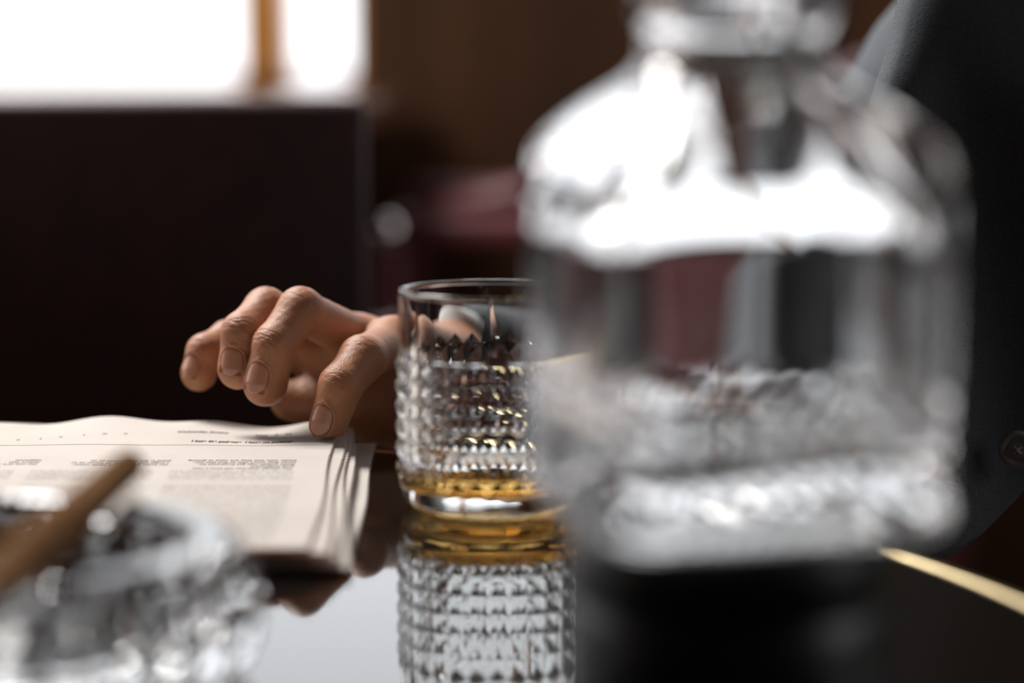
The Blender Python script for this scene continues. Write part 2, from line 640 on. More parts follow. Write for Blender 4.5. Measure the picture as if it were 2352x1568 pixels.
# ------------------------------------------------------------------ decanter on a black stand
DX, DY = .0608, .665
DZ = CAM.z - .1305
stand = empty('black_stand', (DX, DY, TZ), 'low round black lacquered stand under the decanter', 'stand')
bm = bmesh.new()
rs = .0455
rg = lathe(bm, [(.001, 0), (rs - .002, 0), (rs, .002), (rs, .034), (rs - .0008, .0348), (rs - .0008, .0356), (rs, .0364), (rs, DZ - TZ - .003), (rs - .0025, DZ - TZ - .0004), (.001, DZ - TZ - .0004)], 96, (DX, DY, TZ))
cap(bm, rg[0]); cap(bm, rg[-1])
bm_obj('stand_body', bm, M_lacquer2, stand, True)

dec = empty('decanter', (DX, DY, DZ), 'large square crystal decanter on a black stand in front of the man', 'decanter')
NU = 96
ROT = math.radians(13)


def dring(bm, hw, p, z, disp=None, k=0):
    out = []
    for i in range(NU):
        a = 2 * PI * i / NU
        c, s = abs(math.cos(a)), abs(math.sin(a))
        r = hw / (c ** p + s ** p) ** (1 / p)
        if disp:
            r += disp if (i + k) % 2 == 0 else -disp * .15
        out.append(bm.verts.new((DX + r * math.cos(a + ROT), DY + r * math.sin(a + ROT), DZ + z)))
    return out


bm = bmesh.new()
HW = .0497


def dskin(A, B, smooth, tri=False):
    for i in range(NU):
        j = (i + 1) % NU
        if tri:
            q = [A[i], A[j], B[j], B[i]]
            f1 = bm.faces.new((A[i], A[j], B[i])); f2 = bm.faces.new((A[j], B[j], B[i]))
            f1.smooth = f2.smooth = smooth
        else:
            bm.faces.new((A[i], A[j], B[j], B[i])).smooth = smooth


rings = []
base_prof = [(.001, 4, .001), (.030, 5, .001), (.0415, 7, 0), (.0455, 8, .0012), (.0488, 8, .0042), (.0507, 8, .0085)]
cur = None
for hw, p, z in base_prof:
    nx = dring(bm, hw, p, z)
    if cur: dskin(cur, nx, True)
    else: bm.faces.new(nx[::-1])
    cur = nx
# band of cut diamonds
z = .0085
k = 0
while z < .034:
    z += .0036
    nx = dring(bm, HW - .0012, 8, z, .0013, k)
    dskin(cur, nx, False, True)
    cur = nx
    k += 1
ztop = z
nx = dring(bm, HW - .0006, 8, ztop + .003)
dskin(cur, nx, False, True)
cur = nx
shoulder = [(HW, 8, ztop + .006), (HW, 8, .090), (HW - .0002, 8, .097), (HW - .0014, 7.5, .1025), (HW - .0038, 6.5, .1070), (HW - .0075, 5.4, .1112), (HW - .013, 4.2, .1160), (HW - .0192, 3.2, .1205), (.0270, 2.5, .1240),
            (.0252, 2.2, .1270), (.0246, 2, .1310), (.0248, 2, .1345), (.0262, 2, .1368), (.0270, 2, .1392), (.0268, 2, .1425), (.0282, 2, .1455), (.0318, 2, .1480), (.0328, 2, .1500), (.0318, 2, .1515), (.0285, 2, .1518), (.0225, 2, .1500),
            (.0195, 2, .1460), (.0175, 2, .137), (.0165, 2, .126), (.0170, 2, .1195), (.0192, 2.3, .1140), (.0240, 2.8, .1085), (.0300, 3.6, .1030), (.0362, 5, .0965), (.0402, 6.5, .0900), (.0420, 7.5, .0830), (.0424, 8, .0790), (.0424, 8, .0780), (.0424, 8, .0310), (.0424, 8, .0285), (.0405, 8, .0225), (.035, 6, .0190), (.020, 4, .0177), (.001, 3, .0175)]
for hw, p, z in shoulder:
    nx = dring(bm, hw, p, z)
    dskin(cur, nx, True)
    cur = nx
bm.faces.new(cur)
bm_obj('decanter_body', bm, M_glass, dec)
# stopper: ground plug in the neck with a faceted ball above, mostly above the frame
bm = bmesh.new()
rg = lathe(bm, [(.001, .139), (.0160, .139), (.0176, .1525), (.0178, .157), (.010, .160), (.009, .164), (.018, .169), (.025, .180), (.026, .189), (.020, .200), (.009, .206), (.001, .207)], 12, (DX, DY, DZ))
cap(bm, rg[0]); cap(bm, rg[-1])
bm_obj('stopper', bm, M_glass, dec)

# ------------------------------------------------------------------ crystal ashtray and cigar
AX, AY, AR, AH = -.158, .700, .072, .043
ash = empty('ashtray', (AX, AY, TZ), 'thick round crystal ashtray holding a cigar, in front of the newspaper', 'ashtray')
NA = 120
notch = [math.radians(a) for a in (65, 178, 290)]


def ndep(a):
    d = 0
    for n_ in notch:
        x = math.atan2(math.sin(a - n_), math.cos(a - n_)) * AR
        d = max(d, math.exp(-(x / .0072) ** 4))
    return d


bm = bmesh.new()
aprof = [(.001, .0006), (.060, .0006), (.068, 0), (.0735, .0008), (.0785, .0045), (.0825, .011), (.0845, .019), (.0835, .028), (.0800, .036), (.0765, .0405), (.0740, .0423), (.0715, .0430), (.0650, .0430), (.0630, .0422), (.0615, .0395),
         (.0590, .026), (.056, .017), (.051, .0135), (.030, .0125), (.001, .0125)]
rings = []
for (r, z) in aprof:
    ring = []
    for i in range(NA):
        a = 2 * PI * i / NA
        rr, zz = r, z
        if .004 < z < .037 and r > .0665:
            rr -= .0028 * abs(math.sin(a * 12))
        if z > .037:
            zz -= .0065 * ndep(a)
        if r < .055 and z < .01:
            zz += .0
        ring.append(bm.verts.new((AX + rr * math.cos(a), AY + rr * math.sin(a), TZ + .0003 + zz)))
    rings.append(ring)
for A, B in zip(rings, rings[1:]):
    for i in range(NA):
        j = (i + 1) % NA
        bm.faces.new((A[i], A[j], B[j], B[i]))
cap(bm, rings[0]); cap(bm, rings[-1])
bm_obj('ashtray_body', bm, M_glass, ash)
bm = bmesh.new()
for i in range(26):
    a, r = random.uniform(0, 2 * PI), random.uniform(0, .034)
    s = random.uniform(.0012, .0034)
    bmesh.ops.create_icosphere(bm, subdivisions=1, radius=s, matrix=Matrix.Translation((AX + r * math.cos(a) - .01, AY + r * math.sin(a), TZ + .0129 + s * .55)) @ Matrix.Scale(.6, 4, (0, 0, 1)))
ao = bm_obj('ash', bm, M_ash, ash)
ao['kind'] = 'stuff'

# cigar lies across the rim, rounded cap towards the hand
c0, c1 = Vector((-.1275, .800, TZ + .0483)), Vector((-.1345, .585, TZ + .0483))
cg = empty('cigar', mid(c0, c1), 'brown cigar resting across the crystal ashtray', 'cigar')
ax = (c1 - c0)
n = 24
pts, rads = [], []
for i in range(n + 1):
    s = i / n
    pts.append(c0 + ax * s)
    x = s * ax.length
    r = .0050 + .0024 * min(1, x / .12)
    if x < .005: r *= math.sqrt(max(.02, 1 - (1 - x / .005) ** 2))
    rads.append(r)
ins = [c0 + ax.normalized() * d for d in (.0004, .0012, .0025, .005)]
pts = [c0] + ins + pts[1:]
rads = [.0008] + [(.0050 + .0024 * d / .12) * math.sqrt(1 - (1 - d / .0052) ** 2) for d in (.0004, .0012, .0025, .005)] + rads[1:]
bm = bmesh.new()
tube(bm, pts, rads, 24)
bm_obj('wrapper', bm, M_cigar, cg, True)
bm = bmesh.new()
e = c1 - ax.normalized() * .0005
tube(bm, [e, e + ax.normalized() * .004, e + ax.normalized() * .012, e + ax.normalized() * .016], [.0070, .0070, .0062, .003], 20)
bm_obj('ash_tip', bm, M_ash, cg, True)

# ------------------------------------------------------------------ newspaper
NW = .36
Y0N, Y1N = .842, 1.128
npr = empty('newspaper', (-.22, .98, TZ), 'stack of folded yellowed newspaper sheets with zigzag edges under the hand', 'newspaper')


def lerp(a, b, t):
    return a + (b - a) * t


def far_wave(x):
    return .0017 * math.sin((x + .215) * 2 * PI / .13) + .0010 * math.sin((x + .1) * 2 * PI / .052)


def sheet_z(X, Y, xr, z, wave, ph, droop):
    vv = (Y - Y0N) / (Y1N - Y0N)
    far = max(0, (vv - .72) / .28)
    Z = z + wave * far ** 1.4 * (far_wave(X) + .0012) + .0003 * math.sin(X * 40 + ph) * wave * max(0, vv - .7)
    return Z - droop * math.exp(-((xr - X) / .02) ** 2) * max(0, 1 - vv * 5)


def sheet(name, xr0, xr1, z, y0, y1, m, wave=1.0, thick=.00012, seed=0, zz=.0007, droop=0.0, nx=110, ny=150):
    rnd = random.Random(seed)
    ph = rnd.uniform(0, 6)
    vs, fs, uvs = [], [], []
    for j in range(ny + 1):
        v = j / ny
        Y = lerp(y0, y1, v)
        vv = (Y - Y0N) / (Y1N - Y0N)
        xr = lerp(xr0, xr1, vv) + .0008 * math.sin(vv * 9 + ph)
        saw = zz * (1 if j % 2 else -1)
        for i in range(nx + 1):
            u = (i / nx) ** 1.6
            X = xr - u * NW + (saw if i == 0 else 0)
            Z = sheet_z(X, Y, xr, z, wave, ph, droop)
            vs.append((X, Y, TZ + Z))
            uvs.append((xr - X, Y - Y0N))
    for j in range(ny):
        for i in range(nx):
            a = j * (nx + 1) + i
            fs.append((a, a + nx + 1, a + nx + 2, a + 1))
    me = bpy.data.meshes.new(name)
    me.from_pydata(vs, [], fs)
    ul = me.uv_layers.new(name='UVMap')
    li = np.empty(len(me.loops), dtype=np.int32)
    me.loops.foreach_get('vertex_index', li)
    ul.data.foreach_set('uv', np.array(uvs, dtype=np.float32)[li].ravel())
    o = put(name, me, m, npr, True)
    so = o.modifiers.new('thick', 'SOLIDIFY')
    so.thickness = thick
    so.offset = -1
    return o


TOPZ = .0102
sheet('sheet', -.0575, -.0640, .0012, Y0N + .004, Y1N - .004, M_paper, .3, .00012, 5)
sheet('sheet', -.0600, -.0750, .0034, Y0N + .002, Y1N - .010, M_paper, .5, .00012, 4, droop=.0015)
sheet('sheet', -.0585, -.0742, .0056, Y0N, Y1N - .004, M_paper, .8, .00012, 3, droop=.0025)
sheet('sheet', -.0620, -.0760, .0072, Y0N, Y1N - .002, M_paper, .9, .00012, 2, droop=.001)
sheet('sheet', -.0660, -.0782, .0087, Y0N - .001, Y1N - .002, M_paper, .95, .00012, 1)
top = sheet('sheet', -.0715, -.0818, TOPZ, Y0N, Y1N - .001, M_print, 1.0, .00012, 0)
top['label'] = 'printed top sheet'
flap = sheet('flap', -.0790, -.0800, TOPZ + .00008, 1.066, Y1N, M_paper, 1.0, .00005, 0, zz=.0003, ny=40)
flap['label'] = 'unprinted folded top margin'


def printed(name, body, px, Yc, size, z, spacing=1.0, rot=PI, bold=0.0, align='LEFT', parent=None, ys=1.5):
    c = bpy.data.curves.new(name, 'FONT')
    c.body = body
    c.size = size
    c.space_line = spacing
    c.align_x = align
    c.offset = bold
    o = bpy.data.objects.new(name, c)
    COL.objects.link(o)
    o.location = (px, Yc, TZ + z)
    o.rotation_euler = (0, 0, rot)
    o.scale = (1, ys, 1)
    bpy.context.view_layer.update()
    dg = bpy.context.evaluated_depsgraph_get()
    me = bpy.data.meshes.new_from_object(o.evaluated_get(dg))
    me.transform(o.matrix_world)
    for v_ in me.vertices:
        v_.co.z = TZ + sheet_z(v_.co.x, v_.co.y, -.08, z, 1.0, PH0, 0)
    bpy.data.objects.remove(o)
    me.materials.clear()
    return put(name, me, M_ink, parent)


def colx(px, d):
    return (px - 1176) / F * d


TT = TOPZ + .00012
PH0 = random.Random(0).uniform(0, 6)
SPC = .0050 / (.00285 * 1.5)
printed('printed_column', 'The change they you will have a new\nlong assignment\nSome people may get frustrated be-\ncause they aren\'t able to find that par-\nticular item that they are used to getting', colx(676, 1.028), 1.0075, .00285, TT, SPC, bold=.00004, parent=top)
printed('printed_column', 'the basin which it was made rather\na judge and the basin to honor us or\npond in the same house or so', colx(384, 1.028), 1.0170, .00285, TT, SPC, bold=.00003, parent=top)
printed('printed_column', 'the rest of it was\nbefore that\nhappened', colx(84, 1.03), 1.0180, .00285, TT, SPC, bold=.00003, parent=top)
printed('printed_heading', 'I hate the patience  I have no politics!', colx(668, 1.08), 1.0735, .0030, TT + .00015, rot=0, align='RIGHT', bold=.00009, parent=flap, ys=2.2)
printed('printed_heading', 'Wednesday, January', colx(518, 1.10), 1.0975, .0029, TT + .00015, rot=0, align='RIGHT', bold=.00005, parent=flap, ys=2)
printed('printed_heading', 'issue    6    24', colx(664, 1.10), 1.0965, .0029, TT + .00015, rot=0, align='RIGHT', bold=.00005, parent=flap, ys=2)
for q, (px, ch) in enumerate(zip((42, 90, 136, 186, 236, 281), 'utuiwn')):
    printed('printed_letter', ch, colx(px, 1.09), 1.082 + .0022 * q, .0034, TT + .00015, rot=PI, parent=flap, ys=1.6)

# ------------------------------------------------------------------ implicit surfaces (numpy + openvdb)
import openvdb


def roundcone(P, a, b, r1, r2):
    a = np.asarray(a, np.float32); b = np.asarray(b, np.float32)
    ba = b - a
    l2 = float(ba @ ba)
    rr = r1 - r2
    a2 = l2 - rr * rr
    il2 = 1.0 / l2
    pa = P - a
    y = pa @ ba
    z = y - l2
    tmp = pa * l2 - y[..., None] * ba
    x2 = np.einsum('...i,...i->...', tmp, tmp)
    y2 = y * y * l2
    z2 = z * z * l2
    k = np.sign(rr) * rr * rr * x2
    d = (np.sqrt(x2 * a2 * il2) + y * rr) * il2 - r1
    m1 = np.sign(z) * a2 * z2 > k
    m2 = np.sign(y) * a2 * y2 < k
    d = np.where(m2, np.sqrt(x2 + y2) * il2 - r1, d)
    d = np.where(m1, np.sqrt(x2 + z2) * il2 - r2, d)
    return d.astype(np.float32)


def ellipsoid(P, c, r, R=None):
    q = P - np.asarray(c, np.float32)
    if R is not None:
        q = q @ np.asarray(R, np.float32)
    r = np.asarray(r, np.float32)
    k0 = np.linalg.norm(q / r, axis=-1)
    k1 = np.linalg.norm(q / (r * r), axis=-1) + 1e-6
    return (k0 * (k0 - 1) / k1).astype(np.float32)


def smin(a, b, k):
    h = np.clip(.5 + .5 * (b - a) / k, 0, 1)
    return b * (1 - h) + a * h - k * h * (1 - h)


def grid_points(lo, hi, vox):
    n = [int(math.ceil((h - l) / vox)) + 1 for l, h in zip(lo, hi)]
    xs = [np.float32(lo[i]) + np.arange(n[i], dtype=np.float32) * np.float32(vox) for i in range(3)]
    return np.stack(np.meshgrid(*xs, indexing='ij'), axis=-1), n


def polygonize(D, lo, vox):
    g = openvdb.FloatGrid(background=float(vox * 4))
    g.copyFromArray(np.clip(D, -vox * 4, vox * 4).astype(np.float32))
    pts, quads = g.convertToQuads(0.0)
    pts = np.asarray(pts, np.float64) * vox + np.asarray(lo)
    return pts, np.asarray(quads, np.int64)[:, ::-1]


def mesh_np(name, pts, quads):
    me = bpy.data.meshes.new(name)
    me.vertices.add(len(pts))
    me.vertices.foreach_set('co', np.asarray(pts, np.float32).ravel())
    me.loops.add(len(quads) * 4)
    me.loops.foreach_set('vertex_index', np.asarray(quads, np.int32).ravel())
    me.polygons.add(len(quads))
    me.polygons.foreach_set('loop_start', np.arange(0, len(quads) * 4, 4, dtype=np.int32))
    me.polygons.foreach_set('loop_total', np.full(len(quads), 4, dtype=np.int32))
    me.update()
    me.validate()
    return me


def vnormals(pts, quads):
    a, b, c, d = (pts[quads[:, i]] for i in range(4))
    fn = np.cross(c - a, d - b)
    n = np.zeros_like(pts)
    for i in range(4):
        np.add.at(n, quads[:, i], fn)
    return n / (np.linalg.norm(n, axis=1, keepdims=True) + 1e-12)


def smooth_pts(pts, quads, it, lam=.5):
    e = np.concatenate([quads[:, [0, 1]], quads[:, [1, 2]], quads[:, [2, 3]], quads[:, [3, 0]]])
    e = np.concatenate([e, e[:, ::-1]])
    cnt = np.bincount(e[:, 0], minlength=len(pts)).astype(float)[:, None]
    for _ in range(it):
        s = np.stack([np.bincount(e[:, 0], weights=pts[e[:, 1], k], minlength=len(pts)) for k in range(3)], 1)
        pts = pts * (1 - lam) + lam * s / np.maximum(cnt, 1)
    return pts


def V(*a):
    return np.array(at(*a), dtype=np.float64)


# ---- right hand: joints (knuckle, middle joint, end joint, fingertip) and radii
FING = {
    'index': dict(J=[V(902, 786, 1.138), V(832, 825, 1.097), V(782, 886, 1.082), V(752, 974, 1.080)], r=[.0112, .0106, .0094, .0083], n=(-.45, -1, .20), nail=(.0098, .0240, .0057)),
    'middle': dict(J=[V(826, 782, 1.150), V(690, 713, 1.108), V(630, 793, 1.096), V(608, 884, 1.094)], r=[.0112, .0103, .0093, .0098], n=(-.48, -1, .15), nail=(.0085, .0232, .0061)),
    'ring': dict(J=[V(750, 780, 1.160), V(611, 713, 1.124), V(557, 764, 1.106), V(546, 848, 1.104)], r=[.0110, .0102, .0092, .0092], n=(-.30, -1, .15), nail=(.0070, .0200, .0059)),
    'little': dict(J=[V(676, 800, 1.170), V(524, 779, 1.153), V(470, 808, 1.140), V(455, 858, 1.137)], r=[.0098, .0086, .0080, .0081], n=(-.60, -1, .15), nail=(.0028, .0150, .0050)),
}
THUMB = dict(J=[V(960, 925, 1.165), V(850, 930, 1.150), V(745, 925, 1.150), V(665, 916, 1.150)], r=[.0205, .0150, .0112, .0094], n=(.1, .5, 1), nail=(.006, .019, .0065))
WR = V(1030, 836, 1.205)
WU = WR + np.array([-.020, .016, -.004])
VOX = .00055
lo = np.array([-.165, 1.062, TZ - .045]); hi = np.array([.030, 1.280, TZ + .098])


def build_hand():
    P, n = grid_points(lo, hi, VOX)
    D = np.full(n, .01, np.float32)

    def local(fn, pad_pts, pad):
        pp = np.array(pad_pts)
        a = np.maximum(((pp.min(0) - pad - lo) / VOX).astype(int), 0)
        b = np.minimum(((pp.max(0) + pad - lo) / VOX).astype(int) + 1, n)
        s = tuple(slice(a[i], b[i]) for i in range(3))
        return s, fn(P[s])

    J = {k: f['J'] for k, f in FING.items()}
    wi = [WR + (WU - WR) * t for t in (-.2, .25, .65, 1.1)]

    def palm(Q):
        d = None
        for (k, f), wv in zip(FING.items(), wi):
            c = roundcone(Q, f['J'][0], wv, f['r'][0] + .0002, .0150)
            d = c if d is None else smin(d, c, .010)
        for p_, q_, ra, rb in ((J['middle'][0], WR, .0120, .0160), (J['ring'][0], WU, .0120, .0150)):
            d = smin(d, roundcone(Q, p_ - np.array([0, 0, .006]), q_, ra, rb), .010)
        # heel of the hand on the little finger side, ball of the thumb
        hy0 = J['little'][0] + np.array([.012, .012, -.016]); hy1 = WU + np.array([-.006, -.004, -.010])
        d = smin(d, roundcone(Q, hy0, hy1, .0110, .0155), .010)
        d = smin(d, roundcone(Q, THUMB['J'][0], WR + np.array([-.004, 0, -.006]), .0185, .0170), .012)
        d = smin(d, roundcone(Q, THUMB['J'][0], THUMB['J'][1], .0210, .0155), .012)
        d = smin(d, roundcone(Q, mid(WR, WU), mid(WR, WU) + np.array([.040, .047, -.016]), .0210, .0240), .014)
        return d

    DP = palm(P)
    D = np.minimum(D, DP)

    def finger(f, kk, web):
        Js, r = f['J'], f['r']

        def fn(Q):
            d = roundcone(Q, Js[0], Js[1], r[0] * .97, r[1] * .97)
            mp = mid(Js[0], Js[1])
            d = smin(d, roundcone(Q, Js[1], Js[2], r[1], r[2]), .0035)
            d = smin(d, roundcone(Q, Js[2], Js[3], r[2], r[3]), .0035)
            # fleshy pads on the palm side
            nn = np.array(f['n'], float); nn /= np.linalg.norm(nn)
            axd = (Js[3] - Js[2]) / np.linalg.norm(Js[3] - Js[2])
            nn -= axd * (nn @ axd); nn /= np.linalg.norm(nn)
            d = smin(d, roundcone(Q, lerp(Js[2], Js[3], .45) - nn * .0022, lerp(Js[2], Js[3], .95) - nn * .0020, r[2] * .86, r[3] * .88), .003)
            return d
        return fn
    for k, f in list(FING.items()) + [('thumb', THUMB)]:
        s, d = local(finger(f, k, 0), f['J'], .03)
        Dl = smin(DP[s], d, .0075 if k != 'thumb' else .012)
        D[s] = np.minimum(D[s], Dl)
    # the hand lies on the paper and the table, it does not sink in
    fl = np.where((P[..., 0] < -.0745) & (P[..., 1] < 1.131), TZ + .0125, np.where(P[..., 0] < -.063, TZ + .0022, TZ + .0006))
    fl = np.where(np.hypot(P[..., 0] - TC[0], P[..., 1] - TC[1]) > TR + .002, -1.0, fl)
    D = np.maximum(D, fl - P[..., 2])
    pts, q = polygonize(D, lo, VOX)
    return pts, q


hp, hq = build_hand()
hp = smooth_pts(hp, hq, 4)
hn = vnormals(hp, hq)
if np.mean(np.einsum('ij,ij->i', hn, hp - hp.mean(0))) < 0:
    hq = hq[:, ::-1]; hn = -hn


def frame(f):
    Js = f['J']
    a = (Js[3] - Js[2]) / np.linalg.norm(Js[3] - Js[2])
    n_ = np.array(f['n'], float)
    n_ -= a * (n_ @ a); n_ /= np.linalg.norm(n_)
    return a, n_, np.cross(a, n_)


def hand_detail(pts, nrm):
    disp = np.zeros(len(pts))
    rs_ = np.random.RandomState(3)
    for k, f in FING.items():
        Js, r = f['J'], f['r']
        # wrinkles over the two joints
        for ji, offs, amp in ((1, (-6.2, -4.6, -3.4, -2.4, -1.4, -.5, .4, 1.3, 2.3, 3.4, 4.6, 6.0), .00019), (2, (-3.2, -2.0, -1.0, -.2, .7, 1.6, 2.8), .00024)):
            a0 = (Js[ji] - Js[ji - 1]) / np.linalg.norm(Js[ji] - Js[ji - 1])
            a1 = (Js[ji + 1] - Js[ji]) / np.linalg.norm(Js[ji + 1] - Js[ji])
            tt = (a0 + a1) / np.linalg.norm(a0 + a1)
            nn = a0 - a1 + .25 * np.array([0, -.6, .6])
            nn -= tt * (nn @ tt); nn /= np.linalg.norm(nn)
            bb = np.cross(tt, nn)
            d = pts - Js[ji]
            dist = np.linalg.norm(d, axis=1)
            m = dist < r[ji] * 1.75
            s = d[m] @ tt; x = d[m] @ nn; y = d[m] @ bb
            angf = np.clip(x / np.sqrt(x * x + y * y + 1e-12), 0, 1) ** 1.3
            dd = np.zeros(m.sum())
            for o in offs:
                c = o * .001 * (r[ji] / .0100)
                ph, am = rs_.uniform(0, 6), rs_.uniform(.55, 1.15)
                wob = .00045 * np.sin(y * 420 + ph) + .00025 * np.sin(y * 1100 + ph * 2) + .05 * y * rs_.uniform(-1, 1) + 22 * y * y * np.sign(o) * .6
                dd -= amp * am * np.exp(-((s - c - wob) / .00034) ** 2) * angf
            dd += .00040 * np.exp(-(s / (r[ji] * .75)) ** 2) * angf
            disp[m] += dd
        # nail bed: plate sits in a shallow recess with a fold of skin around it
        a, n_, b = frame(f)
        s0, s1, hwid = f['nail']
        d = pts - Js[2]
        s = d @ a; x = d @ n_; y = d @ b
        rad = np.sqrt(x * x + y * y)
        rr = r[2] + (r[3] - r[2]) * np.clip(s / np.linalg.norm(Js[3] - Js[2]), 0, 1)
        phi = np.arctan2(y, x)
        near = (rad < rr * 1.4) & (x > 0) & (s > s0 - .005) & (s < s1 + .006)
        u = phi * rr / hwid
        t_ = (s - s0) / (s1 - s0)
        prof_ = np.where(t_ < .5, np.sqrt(np.clip(1 - (1 - t_ / .5) ** 2, 0, 1)), 1.0)
        eu = (np.abs(u) - prof_) * hwid                     # metres outside the side edge
        es = (s0 - s)                                       # metres before the root
        e_ = np.maximum(eu, es)
        inside = np.clip(.5 - e_ / .0011, 0, 1)
        ridge = np.exp(-((e_ - .0010) / .0009) ** 2)
        endf = np.clip((s1 + .0006 - s) / .0014, 0, 1)
        disp[near] += (-.00085 * inside * np.clip((s1 - .0002 - s) / .0012, 0, 1) + .00034 * ridge * endf)[near]
    # faint general skin undulation
    disp += .00010 * np.sin(pts[:, 0] * 900) * np.sin(pts[:, 1] * 1000 + 1) * np.sin(pts[:, 2] * 950 + 2)
    return pts + nrm * disp[:, None]


hp = hand_detail(hp, hn)

# ---- the rest of the man, mostly outside the frame or behind the decanter
SHR, ELR = np.array([.326, 1.27, 1.03]), np.array([.120, 1.38, .73])
WM = mid(WR, WU)
CH = np.array([.465, 1.19, .94]); PV = np.array([.50, 1.26, .575])
FD = np.array([-.45, -.89, 0]); FD /= np.linalg.norm(FD)
RD = np.array([-FD[1] * -1, 0, 0])
RD = np.array([FD[1], -FD[0], 0])            # his right-hand side
NK = CH + np.array([0, 0, .215]) + FD * .01
HD = NK + np.array([0, 0, .118]) + FD * .03
SHL = SHR - 2 * ((SHR - CH) @ RD) * RD
ELL = SHL + np.array([.07, -.06, -.27]); WL = np.array([.36, .98, .67])


def coarse(fn, lo_, hi_, vox, it=3):
    P, n = grid_points(lo_, hi_, vox)
    p, q = polygonize(fn(P), lo_, vox)
    p = smooth_pts(p, q, it)
    nr = vnormals(p, q)
    if np.mean(np.einsum('ij,ij->i', nr, p - p.mean(0))) < 0:
        q = q[:, ::-1]
    return p, q


def body_fn(P):
    d = roundcone(P, PV, CH, .125, .125)
    d = smin(d, roundcone(P, SHR, SHL, .055, .055), .05)
    d = smin(d, roundcone(P, CH, NK, .07, .055), .05)
    d = smin(d, roundcone(P, NK, HD - np.array([0, 0, .04]), .054, .056), .02)
    head = ellipsoid(P, HD + np.array([0, 0, .03]) - FD * .015, (.079, .095, .105), np.stack([RD, FD, np.array([0, 0, 1.])], 1))
    jaw = ellipsoid(P, HD + FD * .03 - np.array([0, 0, .055]), (.056, .062, .066), np.stack([RD, FD, np.array([0, 0, 1.])], 1))
    h = smin(head, jaw, .03)
    h = smin(h, roundcone(P, HD + FD * .085 + np.array([0, 0, .03]), HD + FD * .108 - np.array([0, 0, .012]), .007, .012), .012)
    for sg in (-1, 1):
        h = smin(h, ellipsoid(P, HD + RD * sg * .08 + np.array([0, 0, .005]), (.012, .018, .030)), .008)
        h = smin(h, ellipsoid(P, HD + RD * sg * .03 + FD * .078 + np.array([0, 0, .040]), (.024, .012, .008), np.stack([RD, FD, np.array([0, 0, 1.])], 1)), .010)
        h = np.maximum(h, -(np.linalg.norm(P - (HD + RD * sg * .031 + FD * .094 + np.array([0, 0, .022])), axis=-1) - .010))
    h = smin(h, ellipsoid(P, HD + FD * .090 - np.array([0, 0, .045]), (.024, .010, .007), np.stack([RD, FD, np.array([0, 0, 1.])], 1)), .006)
    d = smin(d, h, .02)
    d = smin(d, roundcone(P, SHR, ELR, .045, .038), .03)
    d = smin(d, roundcone(P, ELR, WM + (ELR - WM) * .22, .038, .023), .02)
    d = smin(d, roundcone(P, SHL, ELL, .045, .038), .03)
    d = smin(d, roundcone(P, ELL, WL, .038, .026), .02)
    hl = roundcone(P, WL, WL + np.array([-.07, -.05, -.03]), .028, .022)
    d = smin(d, hl, .02)
    for i in range(4):
        bb = WL + np.array([-.07, -.05, -.03]) + np.array([.018 * (i - 1.5), -.018 * (i - 1.5), 0])
        d = np.minimum(d, roundcone(P, bb, bb + np.array([-.045, -.035, -.035 + .004 * abs(i - 1)]), .0105, .0085))
    d = smin(d, roundcone(P, WL + np.array([-.02, -.03, 0]), WL + np.array([-.03, -.075, -.02]), .013, .010), .01)
    return d


bp_, bq_ = coarse(body_fn, np.array([-.02, .80, .42]), np.array([.85, 1.52, 1.56]), .0055)
# one continuous figure: the fine hand and the rest of the body in one mesh, joined inside the cuff
allp = np.concatenate([hp, bp_]); allq = np.concatenate([hq, bq_ + len(hp)])
me = mesh_np('person', allp, allq)
person = put('person', me, M_skin, None, True)
tag(person, 'man in a dark suit sitting behind the table, right hand resting on newspaper', 'person')


def nail(f, name='fingernail'):
    a, n_, b = frame(f)
    Js, r = f['J'], f['r']
    s0, s1, hwid = f['nail']
    L = np.linalg.norm(Js[3] - Js[2])
    nu, nt = 16, 22
    bm = bmesh.new()
    grid = []
    for j in range(nt + 1):
        t_ = j / nt
        row = []
        for i in range(nu + 1):
            uu = -1 + 2 * i / nu
            pr_ = math.sqrt(max(0, 1 - (1 - t_ / .5) ** 2)) if t_ < .5 else 1.0 - .06 * (t_ - .5)
            pr_ = max(pr_, .12)
            s = s0 + (s1 - s0) * t_
            if t_ > .6:
                s -= (t_ - .6) / .4 * .0042 * uu * uu
            rr = r[2] + (r[3] - r[2]) * min(1, max(0, s / L))
            over = max(0, s - L)
            rr += .00012 - .0006 * max(0, .12 - t_) / .12
            rr -= .18 * over
            ph = uu * pr_ * hwid / rr
            flat_ = 1.0 + .012 * (1 - math.cos(ph))
            p = Js[2] + a * s + rr * flat_ * (math.cos(ph) * n_ + math.sin(ph) * b)
            row.append(bm.verts.new(p))
        grid.append(row)
    for j in range(nt):
        for i in range(nu):
            fc = bm.faces.new((grid[j][i], grid[j][i + 1], grid[j + 1][i + 1], grid[j + 1][i]))
            fc.material_index = 1 if j >= nt - 1 else 0
            fc.smooth = True
    me = bpy.data.meshes.new(name)
    bm.to_mesh(me); bm.free()
    o = put(name, me, [M_nail, M_nail_tip], person)
    so = o.modifiers.new('thick', 'SOLIDIFY')
    so.thickness = .0003
    so.offset = -1
    return o


for f in FING.values():
    nail(f)

# clothing
AXS = (ELR - WM) / np.linalg.norm(ELR - WM)
SLN = AXS + np.array([0, 0, .75]); SLN /= np.linalg.norm(SLN)
SLE = WM + AXS * .034


